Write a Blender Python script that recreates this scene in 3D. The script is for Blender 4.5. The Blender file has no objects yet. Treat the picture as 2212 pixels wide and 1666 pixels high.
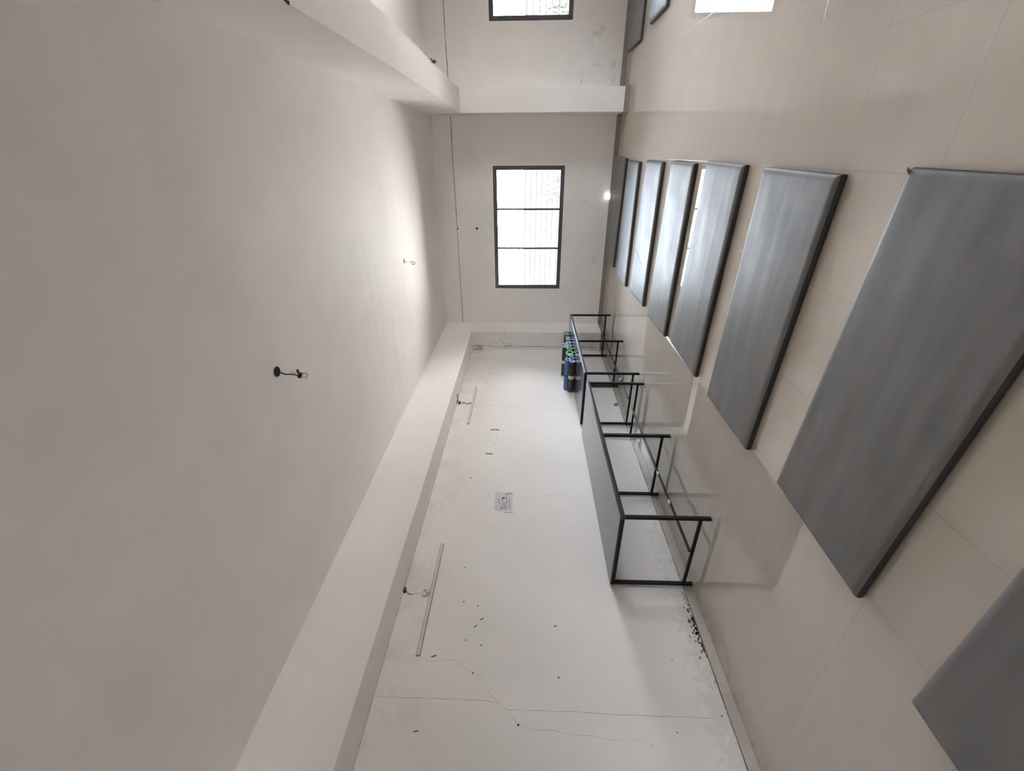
import bpy, bmesh, math, random
from mathutils import Vector, Matrix, noise

SC = bpy.context.scene
COL = SC.collection
PI = math.pi

# ------------------------------------------------------------------ helpers
def link(name, bm, mat, parent=None, smooth=False, bevel=0.0):
    me = bpy.data.meshes.new(name)
    bmesh.ops.recalc_face_normals(bm, faces=bm.faces)
    if smooth:
        for f in bm.faces:
            f.smooth = True
    bm.to_mesh(me)
    bm.free()
    o = bpy.data.objects.new(name, me)
    COL.objects.link(o)
    mats = mat if isinstance(mat, (list, tuple)) else [mat]
    for m in mats:
        me.materials.append(m)
    if bevel:
        b = o.modifiers.new('bevel', 'BEVEL')
        b.width = bevel
        b.segments = 2
        b.limit_method = 'ANGLE'
    if parent is not None:
        o.parent = parent
    return o

def thing(name, label, cat, loc=(0, 0, 0), group=None):
    o = bpy.data.objects.new(name, None)
    COL.objects.link(o)
    o.location = loc
    o.empty_display_size = 0.1
    return tag(o, label, cat, group)

def tag(o, label, cat, group=None):
    o['label'] = label
    o['category'] = cat
    if group:
        o['group'] = group
    return o

def struct(o, label=None):
    o['kind'] = 'structure'
    if label:
        o['label'] = label
    return o

def box(bm, x0, x1, y0, y1, z0, z1):
    v = [bm.verts.new((x, y, z)) for z in (z0, z1) for y in (y0, y1) for x in (x0, x1)]
    for f in ((0, 1, 3, 2), (4, 6, 7, 5), (0, 4, 5, 1), (2, 3, 7, 6), (0, 2, 6, 4), (1, 5, 7, 3)):
        bm.faces.new([v[i] for i in f])

def boxes(*bs):
    bm = bmesh.new()
    for b in bs:
        box(bm, *b)
    return bm

def tube(bm, pts, r, n=8, cap=True):
    pts = [Vector(p) for p in pts]
    rings = []
    prev = None
    for i, p in enumerate(pts):
        t = (pts[min(i + 1, len(pts) - 1)] - pts[max(i - 1, 0)]).normalized()
        if prev is None:
            a = t.orthogonal().normalized()
        else:
            a = (prev - t * prev.dot(t)).normalized()
        prev = a
        b = t.cross(a)
        rr = r[i] if isinstance(r, (list, tuple)) else r
        rings.append([bm.verts.new(p + (a * math.cos(k * 2 * PI / n) + b * math.sin(k * 2 * PI / n)) * rr) for k in range(n)])
    for i in range(len(rings) - 1):
        for k in range(n):
            bm.faces.new((rings[i][k], rings[i][(k + 1) % n], rings[i + 1][(k + 1) % n], rings[i + 1][k]))
    if cap:
        bm.faces.new(rings[0][::-1])
        bm.faces.new(rings[-1])

def smooth_pts(pts, sub=5):
    pts = [Vector(p) for p in pts]
    out = []
    for i in range(len(pts) - 1):
        p0, p1, p2, p3 = pts[max(i - 1, 0)], pts[i], pts[i + 1], pts[min(i + 2, len(pts) - 1)]
        for k in range(sub):
            t = k / sub
            out.append(0.5 * ((2 * p1) + (p2 - p0) * t + (2 * p0 - 5 * p1 + 4 * p2 - p3) * t * t + (3 * p1 - p0 - 3 * p2 + p3) * t ** 3))
    out.append(pts[-1])
    return out

def sqtube(bm, a, b, w, h=None):
    """square section bar from a to b (axis aligned)"""
    h = h or w
    a, b = Vector(a), Vector(b)
    lo = Vector([min(a[i], b[i]) for i in range(3)])
    hi = Vector([max(a[i], b[i]) for i in range(3)])
    ax = max(range(3), key=lambda i: hi[i] - lo[i])
    for i in range(3):
        if i != ax:
            e = (w if i != 2 else h) / 2
            lo[i] -= e
            hi[i] += e
    box(bm, lo.x, hi.x, lo.y, hi.y, lo.z, hi.z)

def ribbon_on_x(bm, pts, w, x, thick=0.0006, jitter=0.0, seed=1):
    """thin strip lying on a wall plane x = const, pts are (y, z)"""
    rnd = random.Random(seed)
    P = [Vector((p[0], p[1])) for p in pts]
    L, R = [], []
    for i, p in enumerate(P):
        t = (P[min(i + 1, len(P) - 1)] - P[max(i - 1, 0)]).normalized()
        n = Vector((-t.y, t.x))
        ww = (w[i] if isinstance(w, (list, tuple)) else w) * (1 + rnd.uniform(-jitter, jitter)) / 2
        L.append(bm.verts.new((x + thick, p.x + n.x * ww, p.y + n.y * ww)))
        R.append(bm.verts.new((x + thick, p.x - n.x * ww, p.y - n.y * ww)))
    for i in range(len(P) - 1):
        bm.faces.new((L[i], R[i], R[i + 1], L[i + 1]))

def ribbon_on_y(bm, pts, w, y, thick=0.0006, jitter=0.0, seed=1):
    rnd = random.Random(seed)
    P = [Vector((p[0], p[1])) for p in pts]
    L, R = [], []
    for i, p in enumerate(P):
        t = (P[min(i + 1, len(P) - 1)] - P[max(i - 1, 0)]).normalized()
        n = Vector((-t.y, t.x))
        ww = w * (1 + rnd.uniform(-jitter, jitter)) / 2
        L.append(bm.verts.new((p.x + n.x * ww, y - thick, p.y + n.y * ww)))
        R.append(bm.verts.new((p.x - n.x * ww, y - thick, p.y - n.y * ww)))
    for i in range(len(P) - 1):
        bm.faces.new((L[i], R[i], R[i + 1], L[i + 1]))

def wiggle(pts, step, amp, seed):
    rnd = random.Random(seed)
    out = []
    for i in range(len(pts) - 1):
        a, b = Vector(pts[i]), Vector(pts[i + 1])
        n = max(1, int((b - a).length / step))
        for k in range(n):
            p = a.lerp(b, k / n)
            if i or k:
                p = p + Vector((rnd.uniform(-amp, amp), rnd.uniform(-amp, amp)))
            out.append(tuple(p))
    out.append(tuple(pts[-1]))
    return out

def patch_on_x(bm, cy, cz, ry, rz, x, thick, seed, n=11, rot=0.0):
    """irregular flat chip lying on the wall plane x"""
    rnd = random.Random(seed)
    vs = []
    for k in range(n):
        a = k * 2 * PI / n
        q = rnd.uniform(0.65, 1.1)
        u, v = math.cos(a) * ry * q, math.sin(a) * rz * q
        vs.append(bm.verts.new((x + thick, cy + u * math.cos(rot) - v * math.sin(rot), cz + u * math.sin(rot) + v * math.cos(rot))))
    bm.faces.new(vs)

# ------------------------------------------------------------------ materials
class NT:
    def __init__(self, name):
        self.m = bpy.data.materials.new(name)
        self.m.use_nodes = True
        self.t = self.m.node_tree
        self.b = self.t.nodes['Principled BSDF']
        self.out = self.t.nodes['Material Output']
    def n(self, typ, **kw):
        nd = self.t.nodes.new(typ)
        for k, v in kw.items():
            setattr(nd, k, v)
        return nd
    def l(self, a, b):
        self.t.links.new(a, b)
    def pos(self):
        return self.n('ShaderNodeNewGeometry').outputs['Position']
    def mapping(self, scale, src=None, rot=(0, 0, 0)):
        mp = self.n('ShaderNodeMapping')
        mp.inputs['Scale'].default_value = scale
        mp.inputs['Rotation'].default_value = rot
        self.l(src or self.pos(), mp.inputs['Vector'])
        return mp.outputs['Vector']
    def noise(self, scale, detail=4, rough=0.5, vec=None, dist=0.0):
        nz = self.n('ShaderNodeTexNoise')
        nz.inputs['Scale'].default_value = scale
        nz.inputs['Detail'].default_value = detail
        nz.inputs['Roughness'].default_value = rough
        nz.inputs['Distortion'].default_value = dist
        self.l(vec or self.pos(), nz.inputs['Vector'])
        return nz.outputs['Fac']
    def ramp(self, fac, a, b, c0=0.0, c1=1.0):
        mr = self.n('ShaderNodeMapRange')
        mr.inputs['From Min'].default_value = a
        mr.inputs['From Max'].default_value = b
        mr.inputs['To Min'].default_value = c0
        mr.inputs['To Max'].default_value = c1
        self.l(fac, mr.inputs['Value'])
        return mr.outputs['Result']
    def math(self, op, a, b=None, clamp=False):
        nd = self.n('ShaderNodeMath', operation=op, use_clamp=clamp)
        for i, v in enumerate((a, b)):
            if v is None:
                continue
            if isinstance(v, (int, float)):
                nd.inputs[i].default_value = v
            else:
                self.l(v, nd.inputs[i])
        return nd.outputs[0]
    def mix(self, fac, a, b):
        nd = self.n('ShaderNodeMix', data_type='RGBA')
        for sock, v in ((nd.inputs['Factor'], fac), (nd.inputs['A'], a), (nd.inputs['B'], b)):
            if isinstance(v, (int, float)):
                sock.default_value = v
            elif isinstance(v, tuple):
                sock.default_value = (*v, 1.0)
            else:
                self.l(v, sock)
        return nd.outputs['Result']
    def bump(self, h, strength, dist):
        b = self.n('ShaderNodeBump')
        b.inputs['Strength'].default_value = strength
        b.inputs['Distance'].default_value = dist
        self.l(h, b.inputs['Height'])
        self.l(b.outputs['Normal'], self.b.inputs['Normal'])
    def base(self, c):
        if isinstance(c, tuple):
            self.b.inputs['Base Color'].default_value = (*c, 1.0)
        else:
            self.l(c, self.b.inputs['Base Color'])
    def rough(self, r):
        if isinstance(r, (int, float)):
            self.b.inputs['Roughness'].default_value = r
        else:
            self.l(r, self.b.inputs['Roughness'])
    def sep(self):
        s = self.n('ShaderNodeSeparateXYZ')
        self.l(self.pos(), s.inputs[0])
        return s.outputs

def plain(name, c, rough=0.5, metal=0.0, nz=0.06, scale=40.0, bump=0.0, spec=0.5):
    m = NT(name)
    f = m.noise(scale, 4)
    a = tuple(min(1, x * (1 - nz)) for x in c)
    b = tuple(min(1, x * (1 + nz)) for x in c)
    m.base(m.mix(f, a, b))
    m.rough(rough)
    m.b.inputs['Metallic'].default_value = metal
    m.b.inputs['Specular IOR Level'].default_value = spec
    if bump:
        m.bump(m.noise(scale * 2, 3), bump, 0.004)
    return m.m

PAINT = (0.855, 0.825, 0.80)

def paint(name, streak=None, smudges=(), damp=False, top_dirt=False, color=PAINT, bumps=0.25):
    """white emulsion on plaster; smudges = list of (centre, radius, strength)"""
    m = NT(name)
    f = m.noise(1.3, 5, 0.55)
    c = m.mix(m.ramp(f, 0.3, 0.7), tuple(x * 0.965 for x in color), tuple(min(1, x * 1.03) for x in color))
    fine = m.noise(14, 5, 0.6)
    grime = m.noise(9, 8, 0.72, dist=0.6)
    for (ctr, rad, st) in smudges:
        d = m.n('ShaderNodeVectorMath', operation='DISTANCE')
        m.l(m.pos(), d.inputs[0])
        d.inputs[1].default_value = ctr
        k = m.ramp(d.outputs['Value'], rad, rad * 0.1)
        g = m.math('MULTIPLY', k, m.ramp(grime, 0.50, 0.66))
        c = m.mix(m.math('MULTIPLY', g, st, True), c, (0.30, 0.265, 0.24))
    if top_dirt:
        z = m.sep()[2]
        k = m.ramp(z, 2.25, 2.8)
        g = m.math('MULTIPLY', k, m.ramp(m.noise(3.2, 7, 0.66), 0.46, 0.74))
        c = m.mix(m.math('MULTIPLY', g, 0.40, True), c, (0.48, 0.44, 0.41))
    if damp:
        s = m.sep()
        zz, yy = s[2], s[1]
        band = m.ramp(zz, 0.42, 0.06)
        along = m.math('MULTIPLY', m.ramp(yy, 0.3, 1.6), m.ramp(yy, 5.2, 3.2))
        area = m.math('MULTIPLY', band, m.math('ADD', m.math('MULTIPLY', along, 0.8), 0.2))
        n1 = m.noise(11, 9, 0.75, dist=0.4)
        pale = m.ramp(m.math('ADD', n1, m.math('MULTIPLY', area, 0.42)), 0.66, 0.80)
        c = m.mix(m.math('MULTIPLY', pale, 0.55, True), c, (0.66, 0.63, 0.59))
        low = m.math('MULTIPLY', m.ramp(zz, 0.20, 0.085), along)
        n2 = m.noise(30, 9, 0.78, dist=0.8)
        dark = m.ramp(m.math('ADD', n2, m.math('MULTIPLY', low, 0.30)), 0.80, 0.88)
        c = m.mix(m.math('MULTIPLY', dark, 0.7, True), c, (0.20, 0.165, 0.14))
    m.base(c)
    m.rough(0.62)
    m.b.inputs['Specular IOR Level'].default_value = 0.3
    if streak:
        h = m.noise(1.0, 3, 0.5, vec=m.mapping(streak))
        h = m.math('ADD', h, m.math('MULTIPLY', fine, 0.05))
        m.bump(h, bumps, 0.05)
    else:
        m.bump(m.math('ADD', m.noise(2.2, 3), m.math('MULTIPLY', fine, 0.25)), bumps, 0.012)
    return m.m

M = {}
M['paint'] = paint('white_wall_paint')
M['paint_left'] = paint('left_wall_paint', damp=True, top_dirt=True)
M['paint_far'] = paint('far_wall_paint', smudges=[((1.68, 9.25, 0.57), 0.16, 0.8), ((1.80, 9.25, 0.43), 0.11, 0.6),
    ((1.23, 9.25, 0.53), 0.13, 0.7), ((1.18, 9.25, 0.80), 0.10, 0.35), ((1.27, 9.25, 0.21), 0.16, 0.45), ((1.05, 9.25, 0.24), 0.10, 0.5),
    ((0.31, 9.25, 0.23), 0.12, 0.45), ((0.22, 9.25, 0.49), 0.06, 0.35), ((-2.03, 9.25, 0.23), 0.20, 0.35), ((-3.2, 9.25, 0.15), 0.25, 0.4)])
M['paint_beam'] = paint('beam_paint', streak=(2.5, 1.2, 0.5), bumps=0.10)
M['paint_column'] = paint('column_paint', smudges=[((-3.7, 8.68, 2.2), 0.55, 0.45), ((-3.72, 8.68, 0.3), 0.4, 0.6)])
M['paint_ceiling'] = paint('ceiling_paint', streak=(0.3, 1.7, 1.0), bumps=0.45)

def floor_mat():
    m = NT('polished_beige_tile')
    s = m.sep()
    def line(coord, off):
        t = m.math('DIVIDE', m.math('SUBTRACT', coord, off), 0.6)
        fr = m.math('FRACT', m.math('ADD', t, 40.5))
        d = m.math('ABSOLUTE', m.math('SUBTRACT', fr, 0.5))
        return m.ramp(d, 0.0016, 0.0030, 1.0, 0.0), m.math('FLOOR', m.math('ADD', t, 40.0))
    lx, ix = line(s[0], -0.10)
    ly, iy = line(s[1], 1.42)
    g = m.math('MAXIMUM', lx, ly)
    cmb = m.n('ShaderNodeCombineXYZ')
    m.l(ix, cmb.inputs[0]); m.l(iy, cmb.inputs[1])
    wn = m.n('ShaderNodeTexWhiteNoise', noise_dimensions='3D')
    m.l(cmb.outputs[0], wn.inputs['Vector'])
    v = m.noise(1.0, 5, 0.6, vec=m.mapping((0.7, 7.0, 1.0)))
    c = m.mix(m.ramp(v, 0.3, 0.7), (0.515, 0.46, 0.392), (0.545, 0.488, 0.418))
    c = m.mix(m.math('MULTIPLY', wn.outputs['Value'], 0.35), c, (0.54, 0.47, 0.395))
    dirt = m.ramp(m.noise(4.5, 9, 0.7, dist=0.5), 0.60, 0.80)
    c = m.mix(m.math('MULTIPLY', dirt, 0.10), c, (0.36, 0.31, 0.25))
    # grime along the left skirting
    e = m.math('MULTIPLY', m.ramp(s[0], -3.55, -3.80), m.ramp(m.noise(5, 8, 0.7), 0.42, 0.68))
    e = m.math('MULTIPLY', e, m.ramp(s[1], 6.0, 2.5))
    c = m.mix(m.math('MULTIPLY', e, 0.65, True), c, (0.25, 0.20, 0.13))
    c = m.mix(m.math('MULTIPLY', g, 0.72), c, (0.17, 0.14, 0.11))
    m.base(c)
    st = m.noise(1.0, 6, 0.65, vec=m.mapping((0.6, 14.0, 1.0)))
    m.rough(m.math('ADD', m.ramp(st, 0.35, 0.75, 0.003, 0.010), m.math('MULTIPLY', g, 0.4)))
    m.b.inputs['IOR'].default_value = 1.95
    h = m.math('MULTIPLY', g, -0.3)
    m.bump(h, 0.12, 0.01)
    return m.m
M['floor'] = floor_mat()

def skirting_mat():
    m = NT('beige_skirting_tile')
    s = m.sep()
    k = m.math('ADD', s[0], s[1])
    fr = m.math('FRACT', m.math('DIVIDE', m.math('ADD', k, 40.0), 0.6))
    g = m.ramp(m.math('ABSOLUTE', m.math('SUBTRACT', fr, 0.5)), 0.002, 0.004, 1, 0)
    c = m.mix(m.ramp(m.noise(6, 5), 0.3, 0.7), (0.48, 0.43, 0.375), (0.57, 0.52, 0.455))
    c = m.mix(m.ramp(m.noise(13, 8, 0.7), 0.60, 0.74, 0, 0.45), c, (0.72, 0.70, 0.67))
    c = m.mix(m.math('MULTIPLY', g, 0.6), c, (0.25, 0.21, 0.18))
    m.base(c)
    m.rough(0.22)
    return m.m
M['skirting'] = skirting_mat()

def vinyl(name, c, rough):
    m = NT(name)
    tc = m.n('ShaderNodeTexCoord').outputs['Object']
    v = m.noise(1.0, 5, 0.6, vec=m.mapping((1.2, 9.0, 1.0), tc))
    col = m.mix(m.ramp(v, 0.3, 0.7), tuple(x * 0.88 for x in c), tuple(x * 1.14 for x in c))
    sc = m.ramp(m.noise(7, 9, 0.75, vec=tc, dist=0.7), 0.60, 0.78)
    col = m.mix(m.math('MULTIPLY', sc, 0.22), col, tuple(x * 0.5 for x in c))
    m.base(col)
    m.rough(m.ramp(m.noise(2.5, 7, 0.7, vec=tc), 0.3, 0.75, rough - 0.04, rough + 0.12))
    m.b.inputs['IOR'].default_value = 1.5
    m.b.inputs['Specular IOR Level'].default_value = 0.20
    h = m.math('ADD', m.noise(1.0, 2, vec=m.mapping((0.5, 13.0, 1), tc)), m.math('MULTIPLY', m.noise(9, 5, vec=tc), 0.18))
    m.bump(h, 0.28, 0.006)
    return m.m
M['vinyl'] = vinyl('grey_mat_vinyl', (0.182, 0.176, 0.170), 0.44)
M['vinyl_side'] = vinyl('charcoal_mat_side', (0.055, 0.050, 0.045), 0.5)

M['steel'] = plain('black_painted_steel', (0.008, 0.008, 0.009), 0.5, nz=0.2, spec=0.25)
M['frame_edge'] = plain('worn_black_edge', (0.020, 0.022, 0.026), 0.32, nz=0.3, scale=25, spec=0.45)
M['laminate'] = plain('dark_glossy_laminate', (0.080, 0.082, 0.088), 0.11, nz=0.12, scale=6, spec=0.6)
M['alu'] = plain('dark_bronze_aluminium', (0.085, 0.078, 0.088), 0.35, nz=0.1)
M['grille'] = plain('dark_grille_steel', (0.05, 0.045, 0.04), 0.5)
M['white_plastic'] = plain('white_plastic', (0.78, 0.76, 0.72), 0.4)
M['batten'] = plain('yellowed_batten', (0.70, 0.66, 0.62), 0.5, nz=0.08, scale=18)
M['batten_edge'] = plain('dirty_batten_edge', (0.30, 0.25, 0.22), 0.7, nz=0.35, scale=30)
M['black'] = plain('black_plastic', (0.008, 0.007, 0.007), 0.6)
M['wire'] = plain('dark_wire_sheath', (0.035, 0.024, 0.022), 0.5, nz=0.3)
M['wire_grey'] = plain('grey_brown_wire', (0.16, 0.13, 0.12), 0.5)
M['crack'] = plain('crack_shadow', (0.45, 0.38, 0.345), 0.9, nz=0.3)  # brownish tone of hairline cracks and scuffs
M['gap'] = plain('open_joint', (0.10, 0.095, 0.095), 0.9, nz=0.3)
M['chip'] = plain('bare_render', (0.19, 0.16, 0.145), 0.95, nz=0.3, scale=60)
M['box_grey'] = plain('grey_box_plastic', (0.46, 0.455, 0.44), 0.5)
M['flake'] = plain('flaked_paint', (0.80, 0.775, 0.75), 0.7)
M['filler'] = plain('white_filler', (0.93, 0.93, 0.91), 0.7, nz=0.02)
M['tape_black'] = plain('black_tape', (0.025, 0.027, 0.03), 0.35)
M['reveal'] = plain('window_reveal_plaster', (0.93, 0.91, 0.89), 0.6)  # whiter than the wall paint, the lit reveal edge put into the colour
M['paper'] = plain('paper_band', (0.72, 0.66, 0.58), 0.7, nz=0.06)
M['elastic'] = plain('black_elastic', (0.01, 0.01, 0.011), 0.7)
FOAM = {'grey': ((0.050, 0.050, 0.053), (0.34, 0.36, 0.39)), 'green': ((0.15, 0.40, 0.20), (0.22, 0.62, 0.33)),
        'blue': ((0.075, 0.155, 0.31), (0.24, 0.48, 0.85)), 'navy': ((0.035, 0.07, 0.17), (0.16, 0.28, 0.55))}
for k, (a, b) in FOAM.items():
    M['foam_' + k] = plain(k + '_foam', a, 0.75, nz=0.12, scale=70, bump=0.3)
    M['core_' + k] = plain(k + '_foam_end', b, 0.8, nz=0.08, scale=70)
M['hole'] = plain('roll_hole', (0.02, 0.02, 0.022), 0.9)  # shade inside the rolls put into the colour

def glass(name, tint, refl):
    m = NT(name)
    tr = m.n('ShaderNodeBsdfTransparent')
    tr.inputs['Color'].default_value = (*tint, 1)
    gl = m.n('ShaderNodeBsdfGlossy')
    gl.inputs['Roughness'].default_value = 0.02
    fr = m.n('ShaderNodeFresnel')
    fr.inputs['IOR'].default_value = 1.45
    mx = m.n('ShaderNodeMixShader')
    m.l(m.math('MULTIPLY', fr.outputs[0], refl), mx.inputs[0])
    m.l(tr.outputs[0], mx.inputs[1]); m.l(gl.outputs[0], mx.inputs[2])
    m.l(mx.outputs[0], m.out.inputs['Surface'])
    return m.m
M['glass'] = glass('window_glass', (0.97, 0.985, 0.98), 1.0)

def film():
    m = NT('clear_plastic_film')
    tr = m.n('ShaderNodeBsdfTransparent')
    tr.inputs['Color'].default_value = (0.95, 0.94, 0.965, 1)
    m.base((0.86, 0.82, 0.86)); m.rough(0.2)
    mx = m.n('ShaderNodeMixShader')
    f = m.ramp(m.noise(60, 5, 0.7), 0.35, 0.75, 0.12, 0.34)
    m.l(f, mx.inputs[0])
    m.l(tr.outputs[0], mx.inputs[1]); m.l(m.b.outputs[0], mx.inputs[2])
    m.l(mx.outputs[0], m.out.inputs['Surface'])
    m.bump(m.noise(60, 3), 0.35, 0.002)
    return m.m
M['film'] = film()

def emit(name, c, s):
    m = NT(name)
    m.base((0.9, 0.88, 0.85))
    m.b.inputs['Emission Color'].default_value = (*c, 1)
    m.b.inputs['Emission Strength'].default_value = s
    return m.m
M['glow'] = emit('lit_white_globe', (1, 0.96, 0.93), 1.3)

def leaf_mat(name, a, b):
    m = NT(name)
    m.base(m.mix(m.noise(3.0, 3), a, b))
    m.rough(0.6)
    return m.m
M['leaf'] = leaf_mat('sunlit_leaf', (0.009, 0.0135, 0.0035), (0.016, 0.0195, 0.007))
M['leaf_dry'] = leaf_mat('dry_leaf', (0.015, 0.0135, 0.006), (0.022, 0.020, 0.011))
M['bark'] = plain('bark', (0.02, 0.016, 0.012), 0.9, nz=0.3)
M['boundary'] = plain('weathered_boundary_wall', (0.0185, 0.0175, 0.0155), 0.95, nz=0.45, scale=1.3)  # near-black, keeps the view behind the window bars dim
M['earth'] = plain('pale_dry_ground', (0.65, 0.58, 0.515), 0.95, nz=0.15, scale=2.0)

# ------------------------------------------------------------------ room shell
XL, YF, ZC = -3.82, 9.25, 3.47
XR, YB = 5.25, -3.4
T = 0.24

struct(link('floor', boxes((XL - T, XR + T, YB - T, YF + T, -0.2, 0.0)), M['floor']), 'polished beige tile floor with thin grout lines')
struct(link('ceiling', boxes((XL - T, XR + T, YB - T, YF + T, ZC, ZC + 0.2)), M['paint_ceiling']), 'white plastered ceiling with trowel streaks')

# windows in the far wall: x0, x1, z0, z1
W1 = (-2.645, -0.238, 0.955, 2.368)
W2 = (1.885, 4.292, 0.940, 2.372)
def wall_far():
    bm = bmesh.new()
    xs = [XL - T, W1[0], W1[1], W2[0], W2[1], XR + T]
    for i in range(5):
        x0, x1 = xs[i], xs[i + 1]
        if i in (1, 3):
            w = W1 if i == 1 else W2
            box(bm, x0, x1, YF, YF + T, 0, w[2])
            box(bm, x0, x1, YF, YF + T, w[3], ZC)
        else:
            box(bm, x0, x1, YF, YF + T, 0, ZC)
    return bm
wf = struct(link('wall_far', wall_far(), M['paint_far']), 'white far wall with two barred windows')
wl = struct(link('wall_left', boxes((XL - T, XL, YB - T, YF + T, 0, ZC)), M['paint_left']), 'white left wall with hairline cracks and flaking damp near the floor')

# right wall with three windows (out of frame, they light the hall from the side)
WR = [(4.9, 6.4)]
def wall_right():
    bm = bmesh.new()
    ys = sorted([YB - T, YF + T] + [v for w in WR for v in w])
    for i in range(len(ys) - 1):
        if any(abs(ys[i] - w[0]) < 1e-6 for w in WR):
            box(bm, XR, XR + T, ys[i], ys[i + 1], 0, 0.95)
            box(bm, XR, XR + T, ys[i], ys[i + 1], 2.37, ZC)
        else:
            box(bm, XR, XR + T, ys[i], ys[i + 1], 0, ZC)
    return bm
struct(link('wall_right', wall_right(), M['paint']), 'white right wall with a window')
WB = (-0.90, -0.56)  # unseen rear window, added to brighten the far wall and near end
struct(link('wall_rear', boxes((XL - T, WB[0], YB - T, YB, 0, ZC), (WB[1], XR + T, YB - T, YB, 0, ZC), (WB[0], WB[1], YB - T, YB, 0, 0.95), (WB[0], WB[1], YB - T, YB, 2.37, ZC)), M['paint']), 'white rear wall with a window')

# columns, beams, ring beam
XC, YC = -3.41, 8.68
struct(link('trim_1', boxes((XL, XC, YC, YF, 0, ZC)), M['paint_column'], bevel=0.006), 'white square column in the corner of left and far walls')
PX0, PX1 = 0.565, 0.925
struct(link('trim_2', boxes((PX0, PX1, YC, YF, 0, ZC)), M['paint'], bevel=0.006), 'white pilaster between the two windows')
struct(link('trim_3', boxes((XL, XC, YB, YC + 0.01, 2.845, ZC)), M['paint_beam'], bevel=0.004), 'white ceiling beam along the left wall')
def right_beam():
    bm = bmesh.new()
    prof = [(YB, 0.635, 0.985), (4.6, 0.635, 0.975), (6.6, 0.608, 0.945), (YC + 0.02, 0.575, 0.915)]
    rings = []
    for y, a, b in prof:
        rings.append([bm.verts.new(p) for p in ((a, y, 2.845), (b, y, 2.845), (b, y, ZC), (a, y, ZC))])
    for i in range(len(rings) - 1):
        for k in range(4):
            bm.faces.new((rings[i][k], rings[i][(k + 1) % 4], rings[i + 1][(k + 1) % 4], rings[i + 1][k]))
    bm.faces.new(rings[0]); bm.faces.new(rings[-1][::-1])
    return bm
struct(link('trim_4', right_beam(), M['paint_beam']), 'white ceiling beam running from the pilaster over the hall')
def cove(bm, x0, x1, r=0.05, y1=YF - 0.007, z1=ZC):
    prof = [(y1, z1)] + [(y1 - r + r * math.sin(a), z1 - r + r * math.cos(a)) for a in [k * PI / 2 / 6 for k in range(7)]]
    # concave fillet between wall and ceiling
    prof = [(y1, z1)] + [(y1 - r + r * math.cos(a), z1 - r + r * math.sin(a)) for a in [k * PI / 2 / 6 for k in range(0)]]
    pts = [(y1, z1 - r)]
    for k in range(1, 7):
        a = k * PI / 2 / 6
        pts.append((y1 - r * (1 - math.cos(a)), z1 - r * (1 - math.sin(a))))
    pts.append((y1, z1))
    A = [bm.verts.new((x0, p[0], p[1])) for p in pts]
    B = [bm.verts.new((x1, p[0], p[1])) for p in pts]
    n = len(pts)
    for i in range(n):
        bm.faces.new((A[i], A[(i + 1) % n], B[(i + 1) % n], B[i]))
    bm.faces.new(A[::-1]); bm.faces.new(B)
for nm, xa, xb, lab in (('trim_5', XC, PX0, 'flush ring beam above the left window'), ('trim_6', PX1, XR, 'flush ring beam above the right window')):
    bm = boxes((xa, xb, YF - 0.007, YF + 0.02, 3.109, ZC))
    cove(bm, xa, xb)
    struct(link(nm, bm, M['paint']), lab)
    bm = bmesh.new()
    ribbon_on_y(bm, wiggle([(xa + 0.005, 3.104), (xb - 0.005, 3.104)], 0.12, 0.0014, 3), 0.009, YF, 0.0008, 0.35, 5)
    link('joint_crack', bm, M['gap'], wf)

# skirting
struct(link('baseboard_left', boxes((XL, XL + 0.012, YB, YC, 0, 0.083)), M['skirting'], bevel=0.002), 'beige tile skirting along the left wall')
M['skirting_far'] = plain('taupe_skirting_tile', (0.30, 0.26, 0.23), 0.3, nz=0.1, scale=8)
bm = boxes((XC, PX0, YF - 0.014, YF, 0, 0.083), (PX1, XR, YF - 0.014, YF, 0, 0.083),
           (XL, XC + 0.012, YC - 0.012, YC, 0, 0.083), (XC, XC + 0.012, YC, YF, 0, 0.083),
           (PX0 - 0.012, PX1 + 0.012, YC - 0.012, YC, 0, 0.083), (PX0 - 0.012, PX0, YC, YF, 0, 0.083), (PX1, PX1 + 0.012, YC, YF, 0, 0.083))
struct(link('baseboard_far', bm, M['skirting_far']), 'beige tile skirting along the far wall and around the columns')
# thin dark joint on top of the left skirting
bm = bmesh.new()
ribbon_on_x(bm, wiggle([(-1.0, 0.086), (8.66, 0.086)], 0.09, 0.0012, 8), 0.0055, XL, 0.0008, 0.5, 4)
link('joint_crack', bm, M['gap'], wl)

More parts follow.
